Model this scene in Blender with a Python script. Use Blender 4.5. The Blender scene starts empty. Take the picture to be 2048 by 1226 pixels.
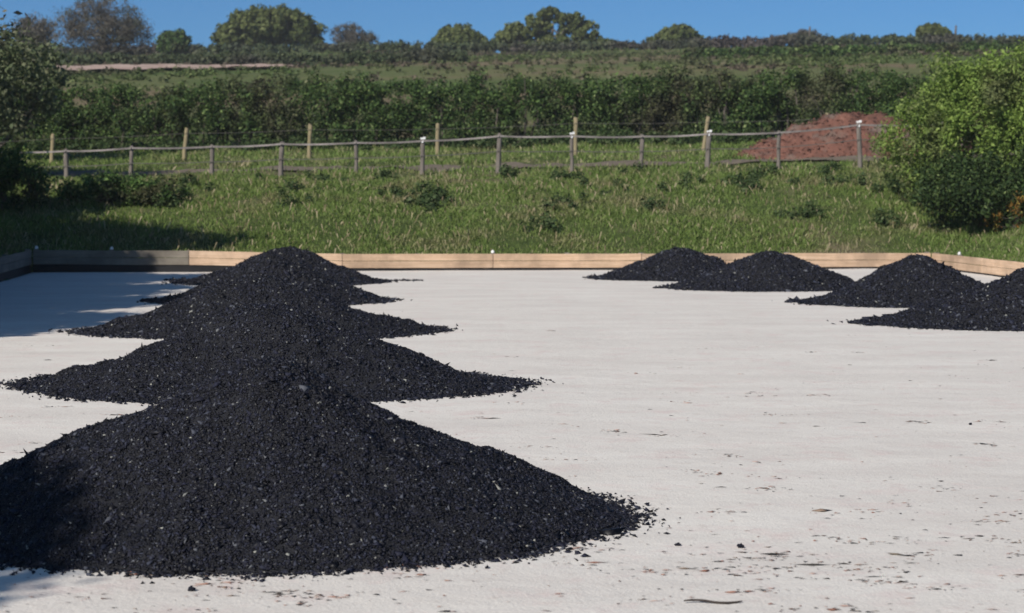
import bpy, math
import numpy as np
from mathutils import Vector, Matrix

scn = bpy.context.scene
col = scn.collection
R = math.radians

# ------------------------------------------------------------------ camera, light, exposure
FPX, CAMH, HOR = 3800.0, 1.7, 377.0
PITCH = math.atan((613 - HOR) / FPX)
cam_d = bpy.data.cameras.new("camera")
cam = bpy.data.objects.new("camera", cam_d)
col.objects.link(cam)
cam.location = (0, 0, CAMH)
cam.rotation_euler = (math.pi / 2 - PITCH, 0, 0)
cam_d.sensor_width = 36
cam_d.lens = FPX / 2048 * 36
cam_d.clip_start = 0.1
cam_d.clip_end = 3000
cam_d.dof.use_dof = True
cam_d.dof.focus_distance = 13.0
cam_d.dof.aperture_fstop = 4.0
scn.camera = cam

SUN_EL, SUN_AZ = R(36), R(38)          # light travels forward and to the right; azimuth of travel from +Y towards +X
world = bpy.data.worlds.new("World")
scn.world = world
world.use_nodes = True
wn = world.node_tree
bg = wn.nodes["Background"]
sky = wn.nodes.new("ShaderNodeTexSky")
sky.sky_type = 'NISHITA'
sky.sun_disc = False
sky.sun_elevation = SUN_EL
sky.sun_rotation = SUN_AZ + math.pi
sky.altitude = 0
sky.air_density = 0.5
sky.dust_density = 1.0
sky.ozone_density = 10.0
tint = wn.nodes.new("ShaderNodeMix"); tint.data_type = 'RGBA'; tint.blend_type = 'MULTIPLY'
tint.inputs[0].default_value = 1.0
wn.links.new(sky.outputs[0], tint.inputs[6]); tint.inputs[7].default_value = (0.70, 0.92, 0.86, 1)
wn.links.new(tint.outputs[2], bg.inputs[0])
bg.inputs[1].default_value = 0.108

sl = bpy.data.lights.new("sun", 'SUN')
sun = bpy.data.objects.new("sun", sl)
col.objects.link(sun)
sl.energy = 4.7
sl.angle = R(0.6)
sl.color = (1.0, 0.925, 0.82)
ldir = Vector((math.sin(SUN_AZ) * math.cos(SUN_EL), math.cos(SUN_AZ) * math.cos(SUN_EL), -math.sin(SUN_EL)))
sun.rotation_euler = ldir.to_track_quat('-Z', 'Y').to_euler()
sun.location = (-20, -20, 30)

scn.view_settings.view_transform = 'Standard'
scn.view_settings.look = 'None'
scn.view_settings.exposure = 0.12
scn.view_settings.gamma = 1.0
scn.view_settings.use_curve_mapping = False

# ------------------------------------------------------------------ helpers
def px_x(px, Y):            # lateral metres of picture column px at depth Y
    return (px - 1024) / FPX * Y
def px_z(py, Y):            # height of picture row py at depth Y
    return CAMH + (HOR - py) / FPX * Y

def hash2(ix, iy, seed):
    h = (ix.astype(np.int64) * 374761393 + iy.astype(np.int64) * 668265263 + seed * 1442695041) & 0x7fffffff
    h = ((h ^ (h >> 13)) * 1274126177) & 0x7fffffff
    return ((h ^ (h >> 16)) & 0xffff) / 65535.0
def vnoise(x, y, seed=0):
    x = np.asarray(x, float); y = np.asarray(y, float)
    ix = np.floor(x); iy = np.floor(y)
    fx = x - ix; fy = y - iy
    fx = fx * fx * (3 - 2 * fx); fy = fy * fy * (3 - 2 * fy)
    a = hash2(ix, iy, seed); b = hash2(ix + 1, iy, seed)
    c = hash2(ix, iy + 1, seed); d = hash2(ix + 1, iy + 1, seed)
    return (a * (1 - fx) + b * fx) * (1 - fy) + (c * (1 - fx) + d * fx) * fy
def fbm(x, y, seed=0, octv=4):
    s = 0; a = 0.5; t = 0
    for o in range(octv):
        s = s + a * vnoise(np.asarray(x) * 2 ** o, np.asarray(y) * 2 ** o, seed + o * 17); t += a; a *= 0.5
    return s / t

def mesh_np(name, verts, faces, smooth=False):
    verts = np.asarray(verts, np.float32).reshape(-1, 3)
    faces = np.asarray(faces, np.int32)
    k = faces.shape[1]
    me = bpy.data.meshes.new(name)
    me.vertices.add(len(verts))
    me.vertices.foreach_set("co", verts.ravel())
    me.loops.add(faces.size)
    me.loops.foreach_set("vertex_index", faces.ravel())
    me.polygons.add(len(faces))
    me.polygons.foreach_set("loop_start", np.arange(0, faces.size, k, dtype=np.int32))
    me.polygons.foreach_set("loop_total", np.full(len(faces), k, np.int32))
    if smooth:
        me.polygons.foreach_set("use_smooth", np.ones(len(faces), bool))
    me.update(calc_edges=True)
    return me

def link(name, me, mat=None, parent=None, loc=None):
    o = bpy.data.objects.new(name, me)
    col.objects.link(o)
    if mat is not None and me is not None and not me.materials:
        me.materials.append(mat)
    if parent is not None: o.parent = parent
    if loc is not None: o.location = loc
    return o
def tag(o, label=None, cat=None, group=None, kind=None):
    if label: o["label"] = label
    if cat: o["category"] = cat
    if group: o["group"] = group
    if kind: o["kind"] = kind
    return o
def empty(name, loc, label, cat, group=None, rz=0):
    o = bpy.data.objects.new(name, None)
    col.objects.link(o)
    o.empty_display_size = 0.2
    o.location = loc
    o.rotation_euler = (0, 0, rz)
    return tag(o, label, cat, group)

def grid_faces(nx, ny):
    i = np.arange(nx - 1)[None, :] + nx * np.arange(ny - 1)[:, None]
    i = i.ravel()
    return np.stack([i, i + 1, i + 1 + nx, i + nx], 1)

class Geo:                      # small hand-made shapes collected to ONE mesh
    def __init__(s): s.v = []; s.f = []
    def tube(s, pts, rads, n=8, cap=True):
        base = len(s.v); pts = [Vector(p) for p in pts]
        for i, p in enumerate(pts):
            d = (pts[min(i + 1, len(pts) - 1)] - pts[max(i - 1, 0)]).normalized()
            a = d.orthogonal().normalized(); b = d.cross(a)
            for k in range(n):
                t = 2 * math.pi * k / n
                s.v.append(p + (a * math.cos(t) + b * math.sin(t)) * rads[i])
        for i in range(len(pts) - 1):
            for k in range(n):
                k2 = (k + 1) % n
                s.f.append([base + i * n + k, base + i * n + k2, base + (i + 1) * n + k2, base + (i + 1) * n + k])
        if cap:
            s.f.append([base + k for k in range(n)][::-1])
            s.f.append([base + (len(pts) - 1) * n + k for k in range(n)])
    def box(s, c, e, bev=0.0):
        base = len(s.v); c = Vector(c); hx, hy, hz = e[0] / 2, e[1] / 2, e[2] / 2
        for z in (-1, 1):
            for y in (-1, 1):
                for x in (-1, 1):
                    s.v.append(c + Vector((x * hx, y * hy, z * hz)))
        for q in ((0, 2, 3, 1), (4, 5, 7, 6), (0, 1, 5, 4), (2, 6, 7, 3), (0, 4, 6, 2), (1, 3, 7, 5)):
            s.f.append([base + i for i in q])
    def mesh(s, name, smooth=False):
        me = bpy.data.meshes.new(name)
        me.from_pydata([tuple(v) for v in s.v], [], s.f)
        if smooth:
            for p in me.polygons: p.use_smooth = True
        me.update()
        return me

# ------------------------------------------------------------------ materials
def newmat(name):
    m = bpy.data.materials.new(name); m.use_nodes = True
    nt = m.node_tree; p = nt.nodes["Principled BSDF"]
    return m, nt, p
def N(nt, t, **kw):
    n = nt.nodes.new(t)
    for k, v in kw.items(): setattr(n, k, v)
    return n
def noise(nt, scale, detail=4, rough=0.6, vec=None, stretch=None):
    t = N(nt, "ShaderNodeTexCoord")
    n = N(nt, "ShaderNodeTexNoise")
    n.inputs["Scale"].default_value = scale
    n.inputs["Detail"].default_value = detail
    n.inputs["Roughness"].default_value = rough
    src = t.outputs["Object"]
    if stretch:
        mp = N(nt, "ShaderNodeMapping"); mp.inputs["Scale"].default_value = stretch
        nt.links.new(src, mp.inputs[0]); src = mp.outputs[0]
    nt.links.new(src, n.inputs["Vector"])
    return n
def ramp(nt, fac, stops):
    r = N(nt, "ShaderNodeValToRGB")
    e = r.color_ramp.elements
    while len(e) < len(stops): e.new(0.5)
    for i, (p, c) in enumerate(stops):
        e[i].position = p; e[i].color = (*c, 1)
    nt.links.new(fac, r.inputs[0])
    return r
def mix(nt, fac, a, b, mode='MIX'):
    m = N(nt, "ShaderNodeMix", data_type='RGBA', blend_type=mode)
    for sock, v in ((m.inputs[0], fac), (m.inputs[6], a), (m.inputs[7], b)):
        if hasattr(v, "node"): nt.links.new(v, sock)
        elif isinstance(v, (int, float)): sock.default_value = v
        else: sock.default_value = (*v, 1)
    return m.outputs[2]
def bump(nt, p, h, strength=0.5, dist=0.02):
    b = N(nt, "ShaderNodeBump"); b.inputs["Strength"].default_value = strength; b.inputs["Distance"].default_value = dist
    nt.links.new(h, b.inputs["Height"]); nt.links.new(b.outputs[0], p.inputs["Normal"])

def foliage_mat(name, stops, patch=None, patch_scale=0.3, patch_range=(0.5, 0.62), transl=0.25):
    """leaf colours picked per leaf, with patches of another kind of growth"""
    m, nt, p = newmat(name)
    g = N(nt, "ShaderNodeNewGeometry")
    c = ramp(nt, g.outputs["Random Per Island"], stops).outputs[0]
    if patch:
        n = noise(nt, patch_scale, 3, 0.6)
        r = ramp(nt, n.outputs[0], [(patch_range[0], (0, 0, 0)), (patch_range[1], (1, 1, 1))])
        c2 = ramp(nt, g.outputs["Random Per Island"], patch).outputs[0]
        c = mix(nt, r.outputs[0], c, c2)
    nt.links.new(c, p.inputs["Base Color"])
    p.inputs["Roughness"].default_value = 0.65
    p.inputs["Specular IOR Level"].default_value = 0.2
    tr = N(nt, "ShaderNodeBsdfTranslucent"); nt.links.new(c, tr.inputs[0])
    ms = N(nt, "ShaderNodeMixShader"); ms.inputs[0].default_value = transl
    out = nt.nodes["Material Output"]
    nt.links.new(p.outputs[0], ms.inputs[1]); nt.links.new(tr.outputs[0], ms.inputs[2])
    nt.links.new(ms.outputs[0], out.inputs[0])
    return m

M = {}
M['hedge'] = foliage_mat('hedge_leaves', [(0, (.022, .042, .014)), (.5, (.05, .095, .027)), (.9, (.11, .175, .045)), (1, (.22, .27, .11))],
                         [(0, (.036, .034, .022)), (.6, (.068, .066, .038)), (1, (.13, .14, .06))], 0.3, (.53, .66))
M['far_hedge'] = foliage_mat('far_hedge_leaves', [(0, (.04, .06, .03)), (.6, (.075, .1, .045)), (1, (.12, .14, .07))],
                             [(0, (.06, .05, .05)), (1, (.11, .09, .085))], 0.06, (.45, .6))
M['tree'] = foliage_mat('tree_leaves', [(0, (.065, .085, .026)), (.6, (.12, .145, .045)), (1, (.19, .21, .08))],
                        [(0, (.06, .085, .025)), (1, (.12, .15, .05))], 0.2, (.45, .6))
M['budding'] = foliage_mat('budding_twigs', [(0, (.08, .075, .065)), (.6, (.13, .12, .10)), (1, (.19, .17, .14))],
                           [(0, (.06, .08, .04)), (1, (.1, .12, .06))], 0.25, (.5, .65))
M['shade_tree'] = foliage_mat('boundary_tree_leaves', [(0, (.03, .045, .02)), (.6, (.055, .08, .035)), (1, (.1, .12, .06))])
M['loose'] = foliage_mat('loose_tree_leaves', [(0, (.07, .095, .045)), (.6, (.12, .15, .07)), (1, (.19, .2, .12))],
                         [(0, (.06, .05, .045)), (1, (.1, .09, .07))], 0.6, (.5, .65))
M['willow'] = foliage_mat('willow_leaves', [(0, (.1, .155, .033)), (.6, (.2, .3, .06)), (1, (.32, .42, .11))],
                          [(0, (.09, .115, .045)), (1, (.2, .22, .09))], 0.7, (.48, .62), 0.35)
M['bramble'] = foliage_mat('bramble_leaves', [(0, (.03, .065, .016)), (.6, (.07, .14, .03)), (1, (.16, .25, .07))],
                           [(0, (.04, .05, .02)), (1, (.1, .1, .05))], 1.2, (.52, .62))
M['dark'] = foliage_mat('hollow_shade_leaves', [(0, (.015, .03, .01)), (.6, (.035, .065, .018)), (.93, (.07, .11, .03)), (1, (.2, .26, .1))])  # leaf colour darkened to paint the shaded hollow below the willow
M['straw'] = foliage_mat('straw', [(0, (.2, .16, .09)), (.6, (.33, .27, .16)), (1, (.5, .42, .28))])
M['rust'] = foliage_mat('rust_leaves', [(0, (.16, .09, .02)), (.5, (.34, .17, .04)), (.7, (.42, .28, .06)), (1, (.12, .16, .05))])
M['grass'] = foliage_mat('grass_blades', [(0, (.095, .14, .032)), (.6, (.16, .24, .058)), (.9, (.22, .28, .085)), (1, (.5, .42, .28))],
                         [(0, (.13, .14, .05)), (.6, (.23, .23, .10)), (1, (.48, .4, .27))], 0.55, (.5, .66), 0.3)
M['tussock'] = foliage_mat('tussock_blades', [(0, (.05, .08, .024)), (.6, (.1, .14, .045)), (1, (.17, .2, .08))],
                           [(0, (.07, .055, .04)), (.7, (.12, .095, .07)), (1, (.2, .16, .12))], .05, (.45, .6))
M['weed'] = foliage_mat('weed_leaves', [(0, (.025, .05, .015)), (.6, (.055, .09, .03)), (1, (.11, .14, .06))])

def bark(name, c1, c2):
    m, nt, p = newmat(name)
    n = noise(nt, 9, 5, 0.7, stretch=(1, 1, .15))
    nt.links.new(ramp(nt, n.outputs[0], [(.3, c1), (.7, c2)]).outputs[0], p.inputs["Base Color"])
    p.inputs["Roughness"].default_value = .9
    bump(nt, p, n.outputs[0], .6, .02)
    return m
M['bark'] = bark('bark', (.05, .042, .035), (.14, .12, .1))
M['post'] = bark('weathered_post_wood', (.09, .078, .068), (.22, .19, .165))
M['post_pale'] = bark('pale_post_wood', (.17, .14, .08), (.32, .26, .15))

def mk_plank(name, c1, c2, c3):
    m, nt, p = newmat(name)
    oi = N(nt, "ShaderNodeObjectInfo")
    g = noise(nt, 3, 6, .65, stretch=(.5, 6, 14))
    c = ramp(nt, g.outputs[0], [(.25, c1), (.5, c2), (.75, c3)]).outputs[0]
    s = noise(nt, 1.3, 5, .7)
    st = ramp(nt, s.outputs[0], [(.4, (0, 0, 0)), (.66, (1, 1, 1))]).outputs[0]
    c = mix(nt, st, c, tuple(x * .62 for x in c2))
    r = ramp(nt, oi.outputs["Random"], [(0, (.82, .8, .78)), (.5, (1, .96, .92)), (1, (1, 1, 1))]).outputs[0]
    c = mix(nt, 1.0, c, r, 'MULTIPLY')
    nt.links.new(c, p.inputs["Base Color"]); p.inputs["Roughness"].default_value = .8
    bump(nt, p, g.outputs[0], .4, .01)
    return m
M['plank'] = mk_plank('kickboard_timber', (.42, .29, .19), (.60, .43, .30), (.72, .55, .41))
M['plank_shaded'] = mk_plank('shaded_kickboard_timber', (.13, .12, .1), (.2, .18, .15), (.28, .26, .22))  # grey paints tree shade onto the left boards; posts use it too

def plain(name, c, rough=.7, spec=.3):
    m, nt, p = newmat(name)
    n = noise(nt, 6, 4, .6)
    nt.links.new(ramp(nt, n.outputs[0], [(.3, tuple(x * .75 for x in c)), (.7, tuple(min(1, x * 1.15) for x in c))]).outputs[0], p.inputs["Base Color"])
    p.inputs["Roughness"].default_value = rough; p.inputs["Specular IOR Level"].default_value = spec
    return m
M['gap_black'] = plain('gap_shade_black', (.012, .012, .014), .6)  # black for the gap shade under the boards; also the dark insulators
M['white'] = plain('white_plastic', (.8, .8, .8), .4)
M['tape'] = plain('fence_tape', (.27, .24, .23), .8)
M['wire'] = plain('galvanised_wire', (.12, .11, .1), .8)
M['stick'] = plain('stick_bark', (.05, .04, .035), .9)

# rubber: heap body and chips
m, nt, p = newmat('rubber_bulk')
n = noise(nt, 30, 5, .7)
nt.links.new(ramp(nt, n.outputs[0], [(.3, (.002, .002, .004)), (.7, (.010, .011, .018))]).outputs[0], p.inputs["Base Color"])
p.inputs["Roughness"].default_value = .75
bump(nt, p, n.outputs[0], 1, .03)
M['rubber'] = m
m, nt, p = newmat('rubber_chips')
g = N(nt, "ShaderNodeNewGeometry")
c = ramp(nt, g.outputs["Random Per Island"], [(0, (.002, .002, .004)), (.55, (.0055, .006, .012)), (.84, (.012, .0135, .029)), (.955, (.038, .043, .064)), (.99, (.09, .095, .11)), (1, (.3, .3, .27))])
nt.links.new(c.outputs[0], p.inputs["Base Color"])
rr = N(nt, "ShaderNodeMapRange"); rr.inputs[3].default_value = .5; rr.inputs[4].default_value = .85
nt.links.new(g.outputs["Random Per Island"], rr.inputs[0]); nt.links.new(rr.outputs[0], p.inputs["Roughness"])
p.inputs["Specular IOR Level"].default_value = .3
M['chips'] = m

# membrane
m, nt, p = newmat('geotextile_membrane')
n1 = noise(nt, .9, 5, .6, stretch=(.6, 1.6, 1))
n2 = noise(nt, 9, 6, .7)
n3 = noise(nt, 60, 3, .6)
c = ramp(nt, n1.outputs[0], [(.3, (.61, .575, .54)), (.55, (.675, .645, .605)), (.75, (.72, .695, .655))]).outputs[0]
st = ramp(nt, n2.outputs[0], [(.56, (0, 0, 0)), (.75, (.55, .55, .55))]).outputs[0]
c = mix(nt, st, c, (.50, .43, .39))
n4 = noise(nt, 5, 7, .8, stretch=(.35, 1.5, 1)); n5 = noise(nt, 2.2, 5, .75)
pk = ramp(nt, n5.outputs[0], [(.52, (0, 0, 0)), (.7, (.6, .6, .6))]).outputs[0]
c = mix(nt, pk, c, (.62, .50, .48))
dk = ramp(nt, n4.outputs[0], [(.63, (0, 0, 0)), (.74, (.55, .55, .55))]).outputs[0]
c = mix(nt, dk, c, (.36, .32, .29))
fn = ramp(nt, n3.outputs[0], [(.35, (.9, .9, .9)), (.6, (1, 1, 1))]).outputs[0]
c = mix(nt, 1.0, c, fn, 'MULTIPLY')
nt.links.new(c, p.inputs["Base Color"])
p.inputs["Roughness"].default_value = .95; p.inputs["Specular IOR Level"].default_value = .1
nb = noise(nt, 2.6, 4, .6); b5 = N(nt, 'ShaderNodeMath', operation='MULTIPLY_ADD'); nt.links.new(nb.outputs[0], b5.inputs[0]); b5.inputs[1].default_value = 3.0; nt.links.new(n2.outputs[0], b5.inputs[2])
ad = N(nt, "ShaderNodeMath", operation='ADD'); nt.links.new(b5.outputs[0], ad.inputs[0]); nt.links.new(n3.outputs[0], ad.inputs[1])
bump(nt, p, ad.outputs[0], .27, .022)
M['membrane'] = m

# terrain: grass, worn ground, field colours by real place (distance up the hill)
m, nt, p = newmat('grassland')
tc = N(nt, "ShaderNodeTexCoord"); sx = N(nt, "ShaderNodeSeparateXYZ"); nt.links.new(tc.outputs["Object"], sx.inputs[0])
n1 = noise(nt, .35, 6, .65); n2 = noise(nt, 4, 5, .7); n3 = noise(nt, .045, 5, .6, stretch=(.5, 1.6, 1))
grass = ramp(nt, n2.outputs[0], [(.3, (.03, .045, .014)), (.55, (.06, .085, .024)), (.75, (.11, .12, .05))]).outputs[0]
dry = ramp(nt, n1.outputs[0], [(.5, (0, 0, 0)), (.68, (.8, .8, .8))]).outputs[0]
near = mix(nt, dry, grass, (.15, .12, .08))
far = ramp(nt, n3.outputs[0], [(.38, (.07, .1, .034)), (.5, (.11, .12, .052)), (.6, (.15, .12, .075))]).outputs[0]
mr = N(nt, "ShaderNodeMapRange"); mr.inputs[1].default_value = 70; mr.inputs[2].default_value = 85
nt.links.new(sx.outputs[1], mr.inputs[0])
c = mix(nt, mr.outputs[0], near, far)
nt.links.new(c, p.inputs["Base Color"]); p.inputs["Roughness"].default_value = .95; p.inputs["Specular IOR Level"].default_value = .1
bump(nt, p, n2.outputs[0], .8, .08)
M['ground'] = m
m, nt, p = newmat('bare_soil')
n = noise(nt, .6, 6, .7)
nt.links.new(ramp(nt, n.outputs[0], [(.35, (.30, .20, .16)), (.6, (.42, .32, .27)), (.75, (.5, .42, .37))]).outputs[0], p.inputs["Base Color"])
p.inputs["Roughness"].default_value = .95
M['soil'] = m
m, nt, p = newmat('red_earth')
n = noise(nt, 3, 7, .75); n2 = noise(nt, 1.1, 4, .6)
c = ramp(nt, n.outputs[0], [(.3, (.08, .038, .028)), (.55, (.16, .068, .048)), (.75, (.24, .12, .085))]).outputs[0]
c = mix(nt, ramp(nt, n2.outputs[0], [(.52, (0, 0, 0)), (.65, (1, 1, 1))]).outputs[0], c, (.15, .11, .09))
nt.links.new(c, p.inputs["Base Color"]); p.inputs["Roughness"].default_value = .95
bump(nt, p, n.outputs[0], 1, .08)
M['earth'] = m
M['track'] = plain('worn_track', (.15, .125, .10), .95, .1)
m, nt, p = newmat('litter_bits')
g = N(nt, "ShaderNodeNewGeometry")
c = ramp(nt, g.outputs["Random Per Island"], [(0, (.02, .02, .02)), (.4, (.05, .045, .04)), (.6, (.11, .05, .03)), (.75, (.28, .12, .08)), (.85, (.4, .25, .2)), (1, (.16, .13, .09))])
nt.links.new(c.outputs[0], p.inputs["Base Color"]); p.inputs["Roughness"].default_value = .9
M['litter'] = m

# ------------------------------------------------------------------ the place
TH = math.atan(0.105)                       # the arena lies a little askew to the view
U = np.array([math.cos(TH), math.sin(TH)]); V = np.array([-math.sin(TH), math.cos(TH)])
CORNER = np.array([-9.72, 38.55])           # far left corner of the arena
WIDTH, LENGTH = 18.75, 42.0
def uv(x, y):
    dx = np.asarray(x) - CORNER[0]; dy = np.asarray(y) - CORNER[1]
    return dx * U[0] + dy * U[1], dx * V[0] + dy * V[1]
def xy(u, v):
    return CORNER[0] + u * U[0] + v * V[0], CORNER[1] + u * U[1] + v * V[1]

PD = [-1e4, 0.06, 0.5, 1.0, 3.0, 6.0, 9.0, 12.5, 19, 27, 41, 72, 82, 86, 112, 142, 176, 205, 300, 460, 900]
PH = [-0.06, -0.06, 0.30, .36, .92, 1.5, 1.88, 2.16, 2.62, 3.2, 5.1, 8.5, 9.45, 9.8, 11.55, 14.2, 17.35, 18.3, 18.2, 14, 11]
def height(x, y):
    u, v = uv(x, y)
    dl = -u; dr = u - WIDTH
    base = np.interp(v, PD, PH)
    side = np.minimum(np.interp(np.maximum(dl, dr), PD, PH), 1.7)
    inside_far = np.clip((v + 2) / 6, 0, 1)
    h = np.maximum(base, side)
    out = np.clip(np.maximum(v, np.maximum(dl, dr)) / 6, 0, 1)
    cross = 0.021 * np.clip(np.asarray(x), -150, 150) * np.clip(v / 10, 0, 1)
    rough = (fbm(np.asarray(x) * .9, np.asarray(y) * .9, 3) - .5) * .32 * out + (fbm(np.asarray(x) * .03, np.asarray(y) * .03, 8, 3) - .5) * 1.0 * np.clip((v - 50) / 60, 0, 1)
    return h + cross + rough

def axis(segs):
    a = []
    for s, e, st in segs: a += list(np.arange(s, e, st))
    a.append(segs[-1][1]); return np.array(a)
gx = axis([(-420, -60, 20), (-60, -24, 2), (-24, 24, .3), (24, 60, 2), (60, 420, 20)])
gy = axis([(-60, 36, 1.5), (36, 56, .28), (56, 75, .6), (75, 260, 3), (260, 700, 22)])
X, Y = np.meshgrid(gx, gy)
gme = mesh_np('ground', np.stack([X, Y, height(X, Y)], 2), grid_faces(len(gx), len(gy)), True)
tag(link('ground', gme, M['ground']), kind='structure')

# arena surface: a softly uneven sheet of pale membrane
nu, nv = 90, 190
uu = np.linspace(-.02, WIDTH + .02, nu); vv = np.linspace(-LENGTH, -.02, nv)
UU, VV = np.meshgrid(uu, vv)
AX, AY = xy(UU, VV)
def arena_z(x, y):
    return (fbm(np.asarray(x) * .8, np.asarray(y) * .5, 21, 3) - .5) * .022
ame = mesh_np('arena_surface', np.stack([AX, AY, arena_z(AX, AY)], 2), grid_faces(nu, nv), True)
tag(link('arena_surface', ame, M['membrane']), kind='structure')

# strip of bare soil across the field beyond the hedge, worn track along the fence
def strip(name, x0, x1, yc, hw, mat, off, nseg, ragged=.0):
    xs = np.linspace(x0, x1, nseg); ts = np.linspace(-1, 1, 5)
    XS, TS = np.meshgrid(xs, ts)
    w = hw * (1 + ragged * (fbm(XS * .35, TS * 0 + 3, 5) - .5) * 2) * np.minimum(1, np.minimum(XS - x0, x1 - XS) / 4 + .1)
    YS = yc(XS) + TS * w
    return tag(link(name, mesh_np(name, np.stack([XS, YS, height(XS, YS) + off], 2), grid_faces(nseg, 5), True), mat), kind='structure')
strip('bare_soil_strip', px_x(100, 128), px_x(618, 128), lambda x: 119.5 + x * .02, 4.4, M['soil'], .22, 60, .3)
strip('worn_track', -20, 19, lambda x: 54.3 + x * .1, 1.0, M['track'], .05, 160, .8)

# ------------------------------------------------------------------ kickboards round the arena
def kick_run(name, label, p0, p1, lifts, pmat, post_at=(), cap_at=(), greys=()):
    """planks in two courses on short posts along p0->p1; lifts = (distance, height of the lower edge)"""
    p0 = Vector((p0[0], p0[1], 0)); p1 = Vector((p1[0], p1[1], 0))
    d = p1 - p0; L = d.length; rz = math.atan2(d.y, d.x)
    root = empty(name, p0, label, 'kickboard', None, rz)
    bay = L / round(L / 3.0)
    rng = np.random.default_rng(len(label))
    k = 0
    for i in range(int(round(L / bay))):
        s0, s1 = i * bay, (i + 1) * bay
        zb = [np.interp(s, [a for a, b in lifts], [b for a, b in lifts]) for s in (s0, s1)]
        for course in range(2):
            g = Geo()
            nseg = 6; T = .034; th = .142
            for j in range(nseg + 1):
                s = s0 + .006 + (s1 - s0 - .012) * j / nseg
                zl = zb[0] + (zb[1] - zb[0]) * j / nseg + course * (th + .008) + rng.normal(0, .002)
                yo = -.002 * course + rng.normal(0, .002)
                c = .004
                for (yy, zz) in ((-T / 2 + c, 0), (-T / 2, c), (-T / 2, th - c), (-T / 2 + c, th), (T / 2 - c, th), (T / 2, th - c), (T / 2, c), (T / 2 - c, 0)):
                    g.v.append(Vector((s, yo + yy, zl + zz)))
            for j in range(nseg):
                for q in range(8):
                    q2 = (q + 1) % 8
                    g.f.append([j * 8 + q, (j + 1) * 8 + q, (j + 1) * 8 + q2, j * 8 + q2])
            g.f.append(list(range(8))); g.f.append([nseg * 8 + q for q in range(8)][::-1])
            link('plank', g.mesh('plank'), M['plank_shaded'] if i in greys else M['plank'], root)
    n = int(round(L / bay)) * 2
    for i in range(n + 1):
        s = min(max(i * bay / 2, .06), L - .06)
        top = np.interp(s, [a for a, b in lifts], [b for a, b in lifts]) + .325 + rng.uniform(-.01, .02)
        if i in post_at: top += .05
        g = Geo(); g.box((s, .017 + .045 + .002, (top - .25 - .026) / 2), (.09, .085, top + .25 - .026))
        po = link('post', g.mesh('post'), M['plank_shaded'], root)
        if i in cap_at:
            g = Geo(); g.tube([(s, .06, top - .03), (s + .004, .06, top + .01), (s + .006, .058, top + .03)], [.034, .032, .018], 8)
            link('cap', g.mesh('cap'), M['white'], po)
    g = Geo()
    ns = 40
    for j in range(ns + 1):
        s = L * j / ns
        g.v.append(Vector((s, .004 + .004 * math.sin(j * 1.7), -.04)))
        g.v.append(Vector((s, .008, np.interp(s, [a for a, b in lifts], [b for a, b in lifts]) + .03)))
    for j in range(ns): g.f.append([2 * j, 2 * j + 2, 2 * j + 3, 2 * j + 1])
    link('gap_black', g.mesh('gap_black'), M['gap_black'], root)  # black strip put in as the shade in the gap under the boards
    return root
a = xy(0, 0); b = xy(WIDTH, 0)
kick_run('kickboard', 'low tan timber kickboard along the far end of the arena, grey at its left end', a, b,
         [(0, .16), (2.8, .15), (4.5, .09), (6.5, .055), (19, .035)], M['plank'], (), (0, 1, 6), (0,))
c = xy(-.04, -26)
kick_run('kickboard', 'weathered timber kickboard running toward the viewer along the shaded left side', c, xy(-.04, -.02),  # the grey of these boards is tree shade painted into the timber colour
         [(0, .12), (26, .16)], M['plank_shaded'], (), (), range(20))
c2 = xy(WIDTH + .04, -.02)
kick_run('kickboard', 'sunlit tan kickboard running toward the viewer from the far right corner', c2, xy(WIDTH + .04, -24),
         [(0, .035), (24, .04)], M['plank'], (), (1,), ())

# ------------------------------------------------------------------ rubber heaps
chipbase = {}
def chips(pos, nrm, size, rng, kind):
    """chips: irregular shreds lying on a surface; kind box (12 triangles) or tet (4 triangles)"""
    n = len(pos)
    nrm = nrm + rng.normal(0, .45, (n, 3)); nrm /= np.linalg.norm(nrm, axis=1)[:, None]
    r = rng.normal(0, 1, (n, 3)); t = np.cross(nrm, r); t /= np.linalg.norm(t, axis=1)[:, None]
    b = np.cross(nrm, t)
    L = size * rng.lognormal(0, .42, n); W = L * rng.uniform(.35, .8, n); H = L * rng.uniform(.2, .5, n)
    if kind == 'box':
        bx = np.array([(x, y, z) for z in (-.5, .5) for y in (-.5, .5) for x in (-.5, .5)])
        F = np.array([(0, 2, 3, 1), (4, 5, 7, 6), (0, 1, 5, 4), (2, 6, 7, 3), (0, 4, 6, 2), (1, 3, 7, 5)])
    else:
        bx = np.array([(-.5, -.35, -.2), (.55, -.3, -.1), (0, .55, -.2), (.05, 0, .55)])
        F = np.array([(0, 2, 1), (0, 1, 3), (1, 2, 3), (2, 0, 3)])
    k = len(bx)
    q = bx[None] * (1 + rng.normal(0, .22, (n, k, 3)))
    v = pos[:, None] + q[:, :, 0:1] * (t * L[:, None])[:, None] + q[:, :, 1:2] * (b * W[:, None])[:, None] + q[:, :, 2:3] * (nrm * H[:, None])[:, None]
    f = F[None] + (np.arange(n) * k)[:, None, None]
    return v.reshape(-1, 3), f.reshape(-1, F.shape[1])

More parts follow.
